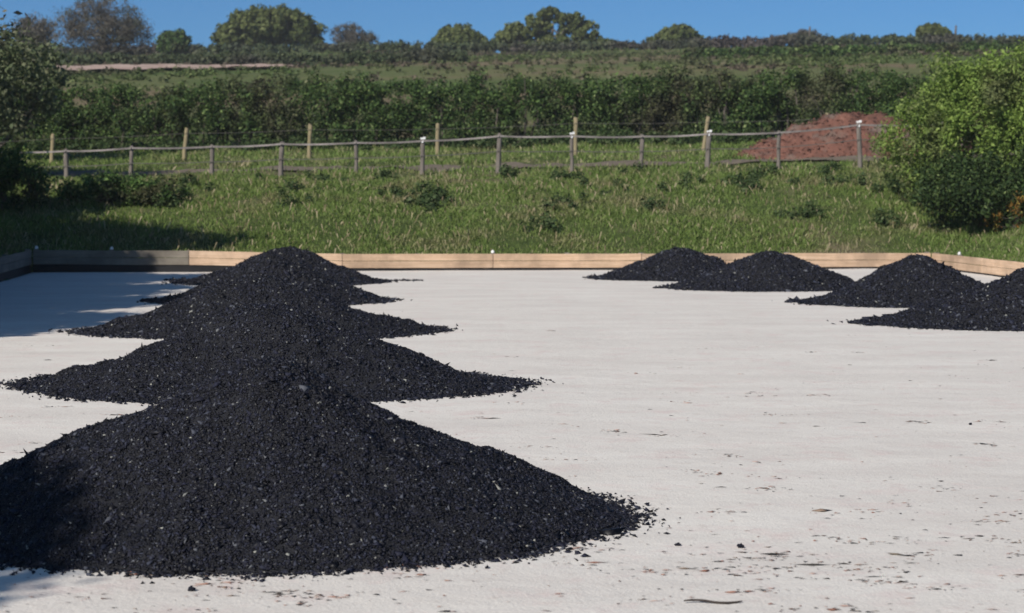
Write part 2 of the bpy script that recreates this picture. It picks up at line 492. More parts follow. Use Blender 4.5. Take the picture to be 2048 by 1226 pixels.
def heap(cx, cy, aL, aR, bF, bB, H, expo, seed, label, nchip, size, kind, px=0.0, bumps=(), tails=()):
    rng = np.random.default_rng(seed)
    def hz(x, y):
        x = np.asarray(x, float); y = np.asarray(y, float)
        ax = np.where(x < 0, aL, aR); by = np.where(y < 0, bF, bB)
        th = np.arctan2(y / by, x / ax)
        edge = 1 + .055 * (vnoise(np.cos(th) * 2.2 + 5, np.sin(th) * 2.2 + 5, seed) - .5) * 2 + .05 * (vnoise(np.cos(th) * 7 + 9, np.sin(th) * 7 + 9, seed + 4) - .5)
        r = np.sqrt((x / ax) ** 2 + (y / by) ** 2) / edge
        rr = (np.sqrt(r * r + .012) - .11) / .896
        z = H * np.clip(1 - rr, 0, 1) ** expo
        z = z + np.where(rr < 1, (fbm(x * 1.7 + seed, y * 1.7, seed, 3) - .5) * .17 * np.clip((1 - rr) * 4, 0, 1) + (fbm(x * 8, y * 8, seed + 2, 3) - .5) * .05 * np.clip((1 - rr) * 8, 0, 1), 0)
        for bx, by_, br, bh in bumps:
            z = z + bh * np.exp(-((x - bx) ** 2 + (y - by_) ** 2) / br ** 2) * (rr < 1.0)
        return np.where(rr < 1, np.maximum(z, 0), -.04 - np.clip(rr - 1, 0, .4) * .3), rr
    nr, na = 64, 150
    rad = np.linspace(0, 1.12, nr)[:, None]; ang = np.linspace(0, 2 * np.pi, na, endpoint=False)[None]
    ax = np.where(np.cos(ang) < 0, aL, aR); by = np.where(np.sin(ang) < 0, bF, bB)
    x = rad * np.cos(ang) * ax; y = rad * np.sin(ang) * by
    z, rr = hz(x, y)
    i, j = np.meshgrid(np.arange(nr - 1), np.arange(na), indexing='ij')
    f = np.stack([i * na + j, (i + 1) * na + j, (i + 1) * na + (j + 1) % na, i * na + (j + 1) % na], 2).reshape(-1, 4)
    z0 = float(arena_z(cx, cy))
    o = link('rubber_heap', mesh_np('rubber_heap', np.stack([x, y, z], 2), f, True), M['rubber'], None, (cx, cy, z0))
    tag(o, label, 'rubber heap', 'heaps of shredded black rubber on the arena')
    # chips on the body
    a1, b1 = max(aL, aR), max(bF, bB)
    P = rng.uniform(-1.15, 1.15, (nchip * 3, 2)) * (a1, b1)
    zz, rr = hz(P[:, 0], P[:, 1])
    P = P[rr < .99][:nchip]; zz = zz[rr < .99][:nchip]
    e = .03
    zx = (hz(P[:, 0] + e, P[:, 1])[0] - hz(P[:, 0] - e, P[:, 1])[0]) / (2 * e)
    zy = (hz(P[:, 0], P[:, 1] + e)[0] - hz(P[:, 0], P[:, 1] - e)[0]) / (2 * e)
    nrm = np.stack([-np.clip(zx, -2, 2), -np.clip(zy, -2, 2), np.ones(len(P))], 1)
    pos = np.stack([P[:, 0], P[:, 1], zz + size * .12], 1)
    # spilled crumbs past the toe
    ns = int(nchip * .05)
    th = rng.uniform(0, 2 * np.pi, ns); rs = 1.0 + np.abs(rng.normal(0, 1, ns)) ** 1.6 * .028
    ax = np.where(np.cos(th) < 0, aL, aR); by = np.where(np.sin(th) < 0, bF, bB)
    edge = 1 + .055 * (vnoise(np.cos(th) * 2.2 + 5, np.sin(th) * 2.2 + 5, seed) - .5) * 2 + .05 * (vnoise(np.cos(th) * 7 + 9, np.sin(th) * 7 + 9, seed + 4) - .5)
    sx_, sy_ = rs * edge * np.cos(th) * ax, rs * edge * np.sin(th) * by
    for (tx, ty, tl, tw, tn) in tails:
        sx_ = np.append(sx_, tx + rng.uniform(0, 1, tn) ** 1.4 * tl); sy_ = np.append(sy_, ty + rng.normal(0, tw, tn))
    pos2 = np.stack([sx_, sy_, arena_z(sx_ + cx, sy_ + cy) - z0 + size * .25], 1)
    pos = np.concatenate([pos, pos2]); nrm = np.concatenate([nrm, np.tile([0, 0, 1.], (len(pos2), 1))])
    szv = np.where(np.arange(len(pos)) < len(pos) - len(pos2), size * (1 + .35 * (rng.uniform(0, 1, len(pos)) > .9)), size * rng.uniform(.8, 1.8, len(pos)))
    v, f = chips(pos, nrm, szv, rng, kind)
    s = link('rubber_chips', mesh_np('rubber_chips', v, f), M['chips'], o)
    s["kind"] = 'stuff'
    return o

def Yrow(py): return CAMH * FPX / (py - HOR)
#      cx, cy, aL, aR, bF, bB, H, expo
HE = [
 (-1.24, 9.7, 2.12, 1.76, 1.36, 1.5, .76, 1.12, 11, 'nearest and largest heap of shredded black rubber at the front of the left row', 120000, .0175, 'tet', ((.0, .0, .3, .03), (-.5, -.5, .25, .03), (.5, -.6, .3, -.03)), ((1.5, -.1, .35, .14, 260),)),
 (-2.04, 16.4, 2.22, 2.14, 1.45, 1.5, .71, 1.42, 12, 'second rubber heap of the left row, its wide skirt showing behind the nearest heap', 50000, .024, 'tet', ((.7, -.1, .3, .05), (-.5, .1, .35, .05)), ()),
 (-2.97, 22.7, 2.15, 2.12, 1.45, 1.5, .70, 1.42, 13, 'third rubber heap of the left row with thin pointed tips on both sides', 30000, .03, 'tet', (), ()),
 (-3.66, 28.7, 1.8, 1.75, 1.3, 1.4, .68, 1.4, 14, 'fourth and narrowest rubber heap of the left row, just before the farthest', 18000, .038, 'tet', (), ()),
 (-4.1, 34.6, 2.05, 1.75, 1.7, 1.3, .63, 1.35, 15, 'farthest rubber heap of the left row, rounded top against the kickboard', 18000, .04, 'tet', ((.1, 0, .4, .05),), ((1.3, .55, 1.15, .05, 300), (-2.3, .5, .9, .06, 200))),
 (3.14, 36.0, 1.62, 1.6, 1.2, 1.2, .59, 1.25, 16, 'farthest rubber heap of the right row with a lump on its right shoulder', 16000, .04, 'tet', ((.75, 0, .13, .07),), ()),
 (4.38, 32.6, 1.72, 1.9, 1.2, 1.3, .65, 1.2, 17, 'second rubber heap of the right row, sharp pointed cone', 16000, .04, 'tet', (), ((-1.95, -.1, .4, .05, 150),)),
 (6.05, 28.3, 1.78, 1.75, 1.3, 1.3, .66, 1.35, 18, 'third rubber heap of the right row with a rounded broad top', 18000, .038, 'tet', ((.1, 0, .5, .06),), ((-1.95, .1, .4, .05, 150),)),
 (6.75, 23.9, 2.32, 2.3, 1.3, 1.3, .72, 1.3, 19, 'nearest rubber heap of the right row, cut by the right edge of the view', 24000, .036, 'tet', ((-1.2, .2, .4, .05),), ((-2.45, .1, .5, .07, 250),)),
]
for (cx, cy, aL, aR, bF, bB, H, ex, sd, lab, nc, sz, kd, bm, tl) in HE:
    heap(cx, cy, aL, aR, bF, bB, H, ex, sd, lab, nc, sz, kd, 0, bm, tl)

# ------------------------------------------------------------------ litter on the membrane
rng = np.random.default_rng(5)
pts = []
for k in range(190):                                   # little drifts, drawn out sideways
    py = 640 + 590 * rng.uniform(0, 1) ** .7; pxx = rng.uniform(-100, 2150)
    Yc = Yrow(py); Xc = px_x(pxx, Yc); m_ = rng.integers(2, 26)
    pts.append(np.stack([Xc + rng.normal(0, rng.uniform(.03, .14), m_), Yc + rng.normal(0, .045, m_)], 1))
m_ = 650
Yc = Yrow(600 + 640 * rng.uniform(0, 1, m_) ** .8)
pts.append(np.stack([px_x(rng.uniform(-200, 2250, m_), Yc), Yc], 1))
P = np.concatenate(pts)
pos = np.stack([P[:, 0], P[:, 1], arena_z(P[:, 0], P[:, 1]) + .004], 1)
v, f = chips(pos, np.tile([0, 0, 3.], (len(pos), 1)), .014, rng, 'tet')
v = v.reshape(-1, 4, 3); vc = v.mean(1, keepdims=True)          # thin strands and flat flakes, drawn out across the slope of the wind
el = rng.uniform(1, 3.2, (len(v), 1)); v = vc + (v - vc) * np.stack([el, el * 0 + .8, el * 0 + .45], 2); v = v.reshape(-1, 3)
tag(link('leaf_litter', mesh_np('leaf_litter', v, f), M['litter']), 'scattered dark crumbs and reddish dead leaf bits lying on the pale membrane', 'litter', None, 'stuff')

def lump(px, py, s, seed, label):
    r = np.random.default_rng(seed); Yl = Yrow(py); Xl = px_x(px, Yl)
    nlat, nlon = 4, 6; vs = []; 
    g = Geo()
    for i in range(nlat + 1):
        t = math.pi * i / nlat
        for j in range(nlon):
            q = 2 * math.pi * j / nlon; rr = s * r.uniform(.6, 1.25) * (1 + .35 * math.cos(q + seed))
            g.v.append(Vector((rr * math.sin(t) * math.cos(q), rr * .8 * math.sin(t) * math.sin(q), s * .45 + rr * .5 * math.cos(t))))
    for i in range(nlat):
        for j in range(nlon):
            g.f.append([i * nlon + j, (i + 1) * nlon + j, (i + 1) * nlon + (j + 1) % nlon, i * nlon + (j + 1) % nlon])
    o = link('rubber_lump', g.mesh('rubber_lump'), M['chips'], None, (Xl, Yl, float(arena_z(Xl, Yl))))
    tag(o, label, 'rubber lump', 'stray rubber lumps')
lump(1945, 850, .016, 1, 'lone black rubber lump on the bare membrane at the far right')
lump(1487, 1102, .02, 2, 'stray black rubber lump right of the nearest heap')
lump(1362, 1098, .016, 3, 'small black lump just off the right tip of the nearest heap')
lump(378, 1186, .02, 4, 'black lump fallen in front of the nearest heap toe')

g = Geo(); Ys = Yrow(1216)
pp = [(px_x(1372 + 118 * t, Ys), Ys + .012 * math.sin(t * 7) , .008 + .004 * math.sin(t * 5 + 1)) for t in np.linspace(0, 1, 9)]
p0 = Vector(pp[0]); g.tube([Vector(q) - p0 for q in pp], [.003, .005, .005, .006, .005, .006, .006, .005, .003], 6)
g.tube([Vector(pp[5]) - p0, Vector(pp[5]) - p0 + Vector((.03, -.02, .006))], [.003, .002], 5)
tag(link('stick', g.mesh('stick', True), M['stick'], None, p0 + Vector((0, 0, float(arena_z(p0.x, p0.y))))), 'thin dark stick lying on the membrane at the bottom edge', 'stick')

# ------------------------------------------------------------------ foliage
def leaves(centers, radii, n, size, rng, up=.3, aspect=.6, shell=.55):
    """n leaf-sized faces spread through many small clumps"""
    centers = np.asarray(centers, float); radii = np.asarray(radii, float)
    w = radii.prod(1) ** (2 / 3) if radii.ndim == 2 else radii ** 2
    idx = rng.choice(len(centers), n, p=w / w.sum())
    d = rng.normal(0, 1, (n, 3)); d /= np.linalg.norm(d, axis=1)[:, None]
    r = rng.uniform(0, 1, n) ** shell
    rad = radii[idx] if radii.ndim == 2 else radii[idx][:, None]
    pos = centers[idx] + d * r[:, None] * rad
    nrm = d + rng.normal(0, .7, (n, 3)); nrm[:, 2] += up; nrm /= np.linalg.norm(nrm, axis=1)[:, None]
    t = np.cross(nrm, rng.normal(0, 1, (n, 3))); t /= np.linalg.norm(t, axis=1)[:, None]
    b = np.cross(nrm, t)
    L = size * rng.lognormal(0, .3, n) * .5; W = L * aspect
    q = [pos - t * L[:, None], pos + b * W[:, None] + nrm * (L * .15)[:, None], pos + t * L[:, None], pos - b * W[:, None] + nrm * (L * .15)[:, None]]
    v = np.stack(q, 1).reshape(-1, 3)
    return v, (np.arange(n * 4).reshape(n, 4))

def subclumps(ells, k, rs, rng):
    """small clumps spread through ellipsoids [(x,y,z,rx,ry,rz)]"""
    C = []; Rr = []
    vol = np.array([e[3] * e[4] * e[5] for e in ells]) ** .75
    cnt = np.maximum(3, (k * vol / vol.sum()).astype(int))
    for e, c in zip(ells, cnt):
        d = rng.normal(0, 1, (c, 3)); d /= np.linalg.norm(d, axis=1)[:, None]
        r = rng.uniform(0, 1, c) ** .45 * .86
        C.append(np.array(e[:3]) + d * r[:, None] * np.array(e[3:]))
        Rr.append(rs * rng.uniform(.55, 1.25, c))
    return np.concatenate(C), np.concatenate(Rr)

def tree(name, base, ells, label, cat, group, mat, k, rs, nleaf, size, seed, trunk_r=.18, aspect=.6, limbs=9, shell=.55, twigs=0):
    rng = np.random.default_rng(seed)
    bx, by_, bz = base
    root = empty(name, base, label, cat, group)
    E = [(e[0] - bx, e[1] - by_, e[2] - bz, e[3], e[4], e[5]) for e in ells]
    C, Rr = subclumps(E, k, rs, rng)
    C[:, 2] = np.maximum(C[:, 2], .1)
    v, f = leaves(C, Rr, nleaf, size, rng, aspect=aspect, shell=shell)
    cr = link('crown', mesh_np('crown', v, f), mat, root)
    g = Geo()
    top = max(e[2] for e in E)
    cxm = np.mean([e[0] for e in E]); 
    mid = Vector((cxm * .5, 0, top * .55))
    nt_ = 6
    tp = [Vector((cxm * .5 * t + .06 * math.sin(5 * t + seed), .05 * math.sin(4 * t), -.15 + (top * .75 + .15) * t)) for t in np.linspace(0, 1, nt_)]
    g.tube(tp, [trunk_r * (1.25 if i == 0 else 1 - .7 * i / nt_) for i in range(nt_)], 8)
    order = rng.permutation(len(C))[:limbs + twigs]
    for q, o_ in enumerate(order):
        s = tp[int(rng.integers(1, nt_ - 1))]; e = Vector(C[o_])
        m1 = s.lerp(e, .5) + Vector((0, 0, -.08 * (e - s).length)) + Vector(rng.normal(0, .05, 3)) * (e - s).length
        r0 = trunk_r * (.45 if q < limbs else .16)
        g.tube([s, m1, e], [r0, r0 * .6, r0 * .15], 5, False)
    link('trunk', g.mesh('trunk', True), M['bark'], root)
    return root

def hedge(name, label, pa, pb, zfun, hfun, depth, k, rs, nleaf, size, mat, seed, stems=60, group=None):
    rng = np.random.default_rng(seed)
    pa = np.array(pa, float); pb = np.array(pb, float)
    mid = (pa + pb) / 2; bz = float(height(mid[0], mid[1]))
    root = empty(name, (mid[0], mid[1], bz), label, 'hedge', group)
    t = rng.uniform(0, 1, k); off = rng.uniform(-1, 1, k) * depth
    x = pa[0] + (pb[0] - pa[0]) * t; y = pa[1] + (pb[1] - pa[1]) * t + off
    z0 = height(x, y); H = hfun(x)
    hh = rng.uniform(0, 1, k) ** .82 * (H - rs * .75) * (1 - .25 * (off / depth) ** 2)
    C = np.stack([x - mid[0], y - mid[1], z0 + np.maximum(hh, rs * .2) - bz], 1)
    Rr = rs * rng.uniform(.6, 1.25, k)
    v, f = leaves(C, Rr, nleaf, size, rng, up=.35)
    link('foliage', mesh_np('foliage', v, f), mat, root)
    if stems:
        g = Geo()
        for i in range(stems):
            tt = rng.uniform(0, 1); xx = pa[0] + (pb[0] - pa[0]) * tt; yy = pa[1] + (pb[1] - pa[1]) * tt + rng.normal(0, depth * .4)
            zz = float(height(xx, yy)); hs = float(hfun(np.array([xx]))[0]) * rng.uniform(.5, .9)
            b0 = Vector((xx - mid[0], yy - mid[1], zz - bz - .1))
            g.tube([b0, b0 + Vector((rng.normal(0, .12), rng.normal(0, .1), hs * .5)), b0 + Vector((rng.normal(0, .3), rng.normal(0, .2), hs))], [.05, .035, .012], 5, False)
        link('stems', g.mesh('stems'), M['bark'], root)["kind"] = 'stuff'
    return root

# main hedge behind the fences
def mh(x):
    x = np.asarray(x, float)
    px = 1024 + x / 67 * FPX
    top = np.interp(px, [-300, 100, 300, 480, 700, 1000, 1300, 1700, 2300], [168, 168, 172, 152, 152, 147, 143, 138, 138])
    ztop = CAMH + (HOR - top) / FPX * 67
    return ztop - height(x, x * 0 + 67) + (fbm(x * .7, x * 0, 77) - .5) * .35 + .12
hedge('hedge', 'long dense dark green hedge with brown twiggy gaps behind the two fences', (-22, 66.2), (22, 68.4), None, mh, .85, 2300, .34, 235000, .09, M['hedge'], 31, 120)
# far hedges on the hillside
hedge('hedge', 'dark hedge above the pale soil strip on the left hillside', (px_x(60, 152), 152), (px_x(930, 158), 158), None, lambda x: 1.15 + (fbm(np.asarray(x) * .3, np.asarray(x) * 0, 4) - .5) * .6, .9, 900, .42, 34000, .26, M['far_hedge'], 32, 0, 'hedges on the hillside')
hedge('hedge', 'low green hedge crossing the hillside field on the right', (px_x(1370, 150), 150), (px_x(2150, 156), 156), None, lambda x: .95 + (fbm(np.asarray(x) * .3, np.asarray(x) * 0, 6) - .5) * .4, .9, 800, .4, 30000, .24, M['hedge'], 33, 0, 'hedges on the hillside')
def skyh(x):
    x = np.asarray(x, float); px = 1024 + x / 216 * FPX
    top = np.interp(px, [-300, 700, 1200, 1420, 1700, 2048, 2400], [98, 86, 84, 76, 70, 72, 74])
    return np.maximum(.6, CAMH + (HOR - top) / FPX * 216 - height(x, x * 0 + 216) + (fbm(x * .25, x * 0, 9) - .5) * .5)
hedge('hedge', 'long hedge along the skyline at the top of the hill', (-75, 214), (75, 218), None, skyh, 1.1, 1500, .55, 62000, .36, M['far_hedge'], 34, 0, 'hedges on the hillside')

# skyline trees, each crown given by where it stands on the hill
def hill_tree(name, Yt, parts, label, mat, nleaf, size, seed, k=60, rs=.8, trunk=.25, aspect=.6, shell=.55, twigs=0, cat='tree'):
    ells = []
    for (px, py, rx, ry) in parts:
        s = Yt / FPX
        ells.append((px_x(px, Yt), Yt + (seed % 3 - 1) * .3, px_z(py, Yt), rx * s, rx * s * .8, ry * s))
    cx = float(np.mean([e[0] for e in ells]))
    return tree(name, (cx, Yt, float(height(cx, Yt))), ells, label, cat, 'trees on the skyline', mat, int(k * 3.2), rs * .9, int(nleaf * 1.7), size, seed, trunk, aspect, 9, shell, twigs)
hill_tree('bare_tree', 180, [(215, 45, 90, 68), (150, 60, 50, 50), (275, 65, 48, 36)], 'big hazy thin-leaved tree on the left skyline, its top cut by the picture', M['budding'], 15000, .2, 41, 150, .9, .3, .3, .95, 60)
hill_tree('bare_tree', 186, [(75, 75, 45, 45)], 'lower thin-leaved tree at the far left of the skyline', M['budding'], 5000, .26, 42, 50, .8, .2, .35, .8, 24)
hill_tree('round_bush', 205, [(352, 88, 38, 24)], 'small dark green bush between the hazy tree and the broad dome tree', M['hedge'], 5000, .3, 43, 40, .6, .12, cat='bush')
hill_tree('dome_tree', 222, [(525, 60, 88, 50), (480, 75, 55, 38), (610, 72, 50, 35), (550, 45, 70, 34)], 'broad dense dome-shaped olive green tree on the left skyline', M['tree'], 22000, .36, 44, 130, .8, .35)
hill_tree('bare_tree', 224, [(700, 78, 45, 32), (735, 85, 26, 20)], 'small greyish bare tree leaning right beside the dome tree', M['budding'], 5500, .26, 45, 50, .6, .16, .25, .9, 40)
hill_tree('round_tree', 224, [(920, 80, 52, 30), (890, 88, 34, 20), (950, 84, 28, 24)], 'low rounded yellow-green tree left of the tree with a gap', M['tree'], 11000, .34, 46, 70, .6, .2)
hill_tree('gap_tree', 222, [(1035, 72, 46, 26), (1074, 54, 34, 34), (1135, 42, 34, 15), (1165, 66, 36, 30), (1100, 30, 28, 12), (1126, 68, 20, 14), (1095, 74, 20, 12), (1100, 88, 70, 11), (1010, 86, 40, 16), (1200, 86, 30, 10)], 'wide peaked tree at the skyline centre with sky showing through a gap', M['tree'], 15000, .32, 47, 110, .5, .28)
hill_tree('round_tree', 224, [(1350, 76, 46, 24), (1325, 84, 36, 16), (1385, 84, 32, 14)], 'dark low dome tree alone on the skyline right of centre', M['tree'], 10000, .34, 48, 60, .55, .2)
hill_tree('bare_tree', 224, [(1605, 76, 44, 14), (1570, 80, 26, 9)], 'low grey leafless thicket on the right skyline', M['budding'], 4500, .26, 49, 40, .45, .12, .25, .9, 30)
hill_tree('round_tree', 224, [(1858, 66, 33, 15), (1880, 70, 20, 12)], 'small flat-topped green tree on the right skyline', M['tree'], 6500, .32, 50, 45, .45, .15)
for px, ty, lab in ((1615, 56, 'thin dark post standing above the grey thicket on the skyline'), (1905, 54, 'thin dark post beside the small flat-topped skyline tree')):
    Yp = 219; x = px_x(px, Yp); zb = float(height(x, Yp)); g = Geo(); zt = px_z(ty, Yp)
    g.tube([(0, 0, -.2), (0, 0, (zt - zb) * .6), (.03, 0, zt - zb)], [.13, .12, .10], 7)
    tag(link('field_post', g.mesh('field_post', True), M['bark'], None, (x, Yp, zb)), lab, 'post', 'posts on the skyline')

# trees outside the left of the arena; they throw the shade across its left side
def off_tree(x, y, ells, label, seed, nleaf=28000, size=.17, k=230, rs=.6, mat='shade_tree', trunk=.16, **kw):
    b = (x, y, float(height(x, y)))
    return tree('boundary_tree', b, [(x + e[0], y + e[1], e[2], e[3], e[4], e[5]) for e in ells], label, 'tree', 'trees along the left side of the arena', M[mat], k, rs, nleaf, size, seed, trunk, **kw)
off_tree(-10.9, 18.6, [(0, 0, 3.9, 2.2, 2.3, 2.5)], 'bushy tree beside the left edge of the arena, nearest of the shading row', 61)
off_tree(-11.1, 22.6, [(0, 0, 3.9, 2.1, 2.5, 2.6)], 'bushy tree beside the left edge of the arena, second of the shading row', 62)
off_tree(-11.5, 26.6, [(0, 0, 3.9, 2.1, 2.5, 2.6)], 'bushy tree beside the left edge of the arena, third of the shading row', 63)
off_tree(-12.0, 30.6, [(0, 0, 3.9, 2.1, 2.5, 2.6)], 'bushy tree beside the left edge of the arena, fourth of the shading row', 64)
off_tree(-13.2, 35.5, [(0, 0, 4.2, 2.4, 2.6, 2.4), (.9, 0, 5.3, 1.75, 1.6, .9), (2.7, 0, 5.35, .8, .6, .5)], 'dark leafy tree whose branch tips hang into the top left corner', 65, 22000)
off_tree(-12.9, 32.9, [(0, 0, 3.9, 1.9, 1.9, 2.2)], 'bushy tree beside the left edge of the arena, fifth of the shading row', 69)
off_tree(-14.4, 39.8, [(0, 0, 4.3, 2.5, 2.3, 2.4)], 'round bushy tree at the top of the bank beyond the left corner of the arena', 70, 22000)
off_tree(-8.1, 2.7, [(0, 0, 5.2, 1.5, 1.8, 1.5)], 'tree beside the left edge of the arena close to the viewer', 66, 14000)
off_tree(-15.0, 50.0, [(-.4, 0, 4.4, 2.8, 2.0, 1.5), (.6, 0, 5.2, 2.3, 1.6, 1.2), (-.6, 0, 6.0, 2.2, 1.4, .9)], 'loose grey-green tree at the left edge behind the end of the fence', 67, 20000, .12, 200, .55, 'loose', .14, shell=.8)
off_tree(-16.5, 60.0, [(0, 0, 5.0, 3.0, 2.2, 1.8)], 'grey-green tree at the left edge in front of the hedge', 68, 9000, .15, 110, .6, 'loose', .14, shell=.8)

# right-hand bushes
def bush(name, x, y, ells, label, mat, nleaf, size, k, rs, seed, aspect=.5, shell=.6, trunk=.07):
    b = (x, y, float(height(x, y)))
    return tree(name, b, [(x + e[0], y + e[1], b[2] + e[2], e[3], e[4], e[5]) for e in ells], label, 'bush', None, M[mat], k, rs, nleaf, size, seed, trunk, aspect, 12, shell)
bush('willow_bush', 12.1, 44.6, [(-.3, 0, 1.7, 3.1, 1.8, 1.9), (-2.2, 0, 1.6, 1.7, 1.3, 1.6), (-1.2, 0, 2.7, 2.0, 1.3, 1.1), (-.3, .2, 3.2, 1.5, 1.2, .7), (1.2, .3, 2.9, 2.2, 1.6, 1.5)], 'tall pale green willow bush at the right edge above the kickboard', 'willow', 70000, .08, 520, .38, 71, shell=.75)
bush('bramble_bush', 11.2, 42.6, [(-1.0, 0, .85, 1.5, 1.0, .85), (.9, 0, .9, 1.8, 1.0, 1.0), (.1, -.4, .45, 1.6, .7, .5)], 'low bramble bush with leaves darkened as hollow shade, in front of the pale willow at the right', 'dark', 38000, .08, 300, .33, 72)
bush('rusty_bush', 11.1, 41.9, [(0, 0, .55, .32, .25, .5), (-.45, 0, .2, .25, .2, .2), (.35, .1, .2, .3, .2, .25)], 'small rusty orange plant at the foot of the right-hand bushes', 'rust', 1100, .05, 30, .13, 73, trunk=.02)
# dark growth on the shaded left bank
bush('bramble_bush', -11.6, 43.5, [(0, 0, .7, 1.3, .9, .8), (-.5, 0, 1.1, .7, .7, .7)], 'dark shaded bramble at the left edge of the bank below the fence', 'bramble', 9000, .08, 70, .3, 74)
bush('bramble_bush', -9.6, 44.5, [(0, 0, .25, 1.6, .8, .45), (1.2, .2, .2, 1.0, .6, .35)], 'low dark shaded scrub on the left bank right of the dark bramble', 'bramble', 8000, .08, 80, .24, 75)

# ------------------------------------------------------------------ grass on the bank (nobody could count it)
def grass_patch(name, x0, x1, y0, y1, n, hmin, hmax, w, mat, seed, label, dens=None):
    track = lambda x, y: np.abs(y - (54.3 + x * .1)) < 1.0 + .6 * (vnoise(x * .4, y * 0, 2) - .5)
    rng = np.random.default_rng(seed)
    x = rng.uniform(x0, x1, n * 2); y = rng.uniform(y0, y1, n * 2)
    u, v = uv(x, y)
    keep = ((v > .12) | (u > WIDTH + .15) | (u < -.2)) & ~(track(x, y) & (rng.uniform(0, 1, n * 2) < .88))
    d = fbm(x * .8, y * .8, 55, 3)
    keep &= rng.uniform(0, 1, n * 2) < np.clip((d - .2) * 2.4, .25, 1)
    x = x[keep][:n]; y = y[keep][:n]; n = len(x); d = d[keep][:n]
    z = height(x, y)
    H = (hmin + (hmax - hmin) * rng.uniform(0, 1, n) ** 2) * (.6 + .9 * np.clip(d, 0, 1)) * np.clip(np.maximum(v, np.maximum(-u, u - WIDTH))[keep][:n] / 1.0, .35, 1)
    a = rng.uniform(0, 2 * np.pi, n); lean = rng.normal(0, .35, (n, 2)) * H[:, None]
    dx = np.cos(a) * w * .5; dy = np.sin(a) * w * .5
    b0 = np.stack([x - dx, y - dy, z - .02], 1); b1 = np.stack([x + dx, y + dy, z - .02], 1)
    m0 = np.stack([x + dx * .7 + lean[:, 0] * .4, y + dy * .7 + lean[:, 1] * .4, z + H * .6], 1)
    tp = np.stack([x + lean[:, 0], y + lean[:, 1], z + H], 1)
    v_ = np.stack([b0, b1, m0, tp], 1).reshape(-1, 3)
    tag(link(name, mesh_np(name, v_, np.arange(n * 4).reshape(n, 4)), mat), label, 'grass', None, 'stuff')
grass_patch('grass', -15, 15, 36, 51, 280000, .03, .13, .018, M['grass'], 81, 'rough tufted green grass with dry stems covering the bank behind the kickboard')
grass_patch('grass', -19, 19, 51, 66.5, 70000, .04, .16, .035, M['grass'], 82, 'grass on the level ground around and behind the fences')
# weeds: broad-leaved clumps here and there on the bank
rng = np.random.default_rng(91)
C = []; Rr = []
for i in range(60):
    x = rng.uniform(-12, 12); y = 41.3 + 8.7 * rng.uniform(0, 1) ** .5; n_ = rng.integers(1, 7)
    for j in range(n_):
        xx = x + rng.normal(0, .22); yy = y + rng.normal(0, .2)
        C.append((xx, yy, float(height(xx, yy)) + rng.uniform(.05, .22))); Rr.append(rng.uniform(.1, .22))
v, f = leaves(np.array(C), np.array(Rr), 16000, .07, rng)
tag(link('weeds', mesh_np('weeds', v, f), M['weed']), 'dark broad-leaved weeds dotted over the grassy bank', 'weeds', None, 'stuff')

# dead pale stalks standing out of the grass
rng = np.random.default_rng(92); nd = 1300
x = rng.uniform(-13, 13, nd * 3); y = rng.uniform(39.5, 51, nd * 3)
kp = (uv(x, y)[1] > .3) & (fbm(x * .9, y * .9, 71, 3) > .45); x = x[kp][:nd]; y = y[kp][:nd]; nd = len(x)
H = rng.uniform(.05, .2, nd); lx = rng.normal(0, .35, nd) * H; ly = rng.normal(0, .2, nd) * H; z = height(x, y); w = .006
v = np.stack([np.stack([x - w, y, z], 1), np.stack([x + w, y, z], 1), np.stack([x + lx + w * 2, y + ly, z + H], 1), np.stack([x + lx - w * 2, y + ly, z + H * 1.05], 1)], 1).reshape(-1, 3)
tag(link('dry_stalks', mesh_np('dry_stalks', v, np.arange(nd * 4).reshape(nd, 4)), M['straw']), 'pale dead grass stalks standing in patches on the bank', 'dry stalks', None, 'stuff')

# ------------------------------------------------------------------ fences
def post_mesh(h, r, seed, lean):
    rg = np.random.default_rng(seed); g = Geo()
    ts = [-.35, 0, h * .3, h * .65, h - .015, h]
    pts = [(lean * max(t, 0) / h + rg.normal(0, .006), rg.normal(0, .006), t) for t in ts]
    g.tube(pts, [r * 1.05, r * 1.08, r * rg.uniform(.92, 1.05), r * rg.uniform(.9, 1.02), r * .95, r * .78], 9)
    return g.mesh('post', True)
PF = [(-150, 308, -0.02), (-10, 304, .03), (135, 300, 0), (262, 293, .05), (425, 291, .02), (563, 285, .03), (713, 283, 0), (845, 279, .01), (996, 269, .04), (1143, 269, 0), (1280, 270, .05), (1414, 265, .03), (1555, 262, .02), (1718, 246, -.05), (1880, 246, .02), (2040, 244, 0)]
Yf = lambda px: 51.4 + (px - 1024) / FPX * 52 * .08
fx0 = px_x(PF[0][0], Yf(PF[0][0]))
fr = empty('paddock_fence', (fx0, Yf(PF[0][0]), float(height(fx0, Yf(PF[0][0])))), 'front paddock fence of weathered posts and pale tape along the top of the bank', 'fence')
o0 = fr.location.copy()
tops = []
for i, (px, ty, ln) in enumerate(PF):
    Yp = Yf(px); x = px_x(px, Yp); zb = float(height(x, Yp)) ; zt = px_z(ty, Yp)
    h = max(.85, zt - zb)
    po = link('post', post_mesh(h, .055 + .008 * ((i * 7) % 3), i + 3, ln), M['post'], fr, Vector((x, Yp, zb)) - o0)
    tops.append(Vector((x + ln * .93, Yp - .075, zb + h * .95)) - o0)
    g = Geo(); wd = .10 if i in (7, 9, 11, 13) else .035
    g.box((ln * .93, -.066, h * .93), (.04, .022, .06))
    if wd > .05:
        g.box((ln + .01, 0, h + .02), (.13, .09, .045)); g.box((ln + .05, 0, h + .045), (.06, .06, .035))
        link('insulator', g.mesh('insulator'), M['white'], po)
    else:
        link('insulator', g.mesh('insulator'), M['gap_black'], po)
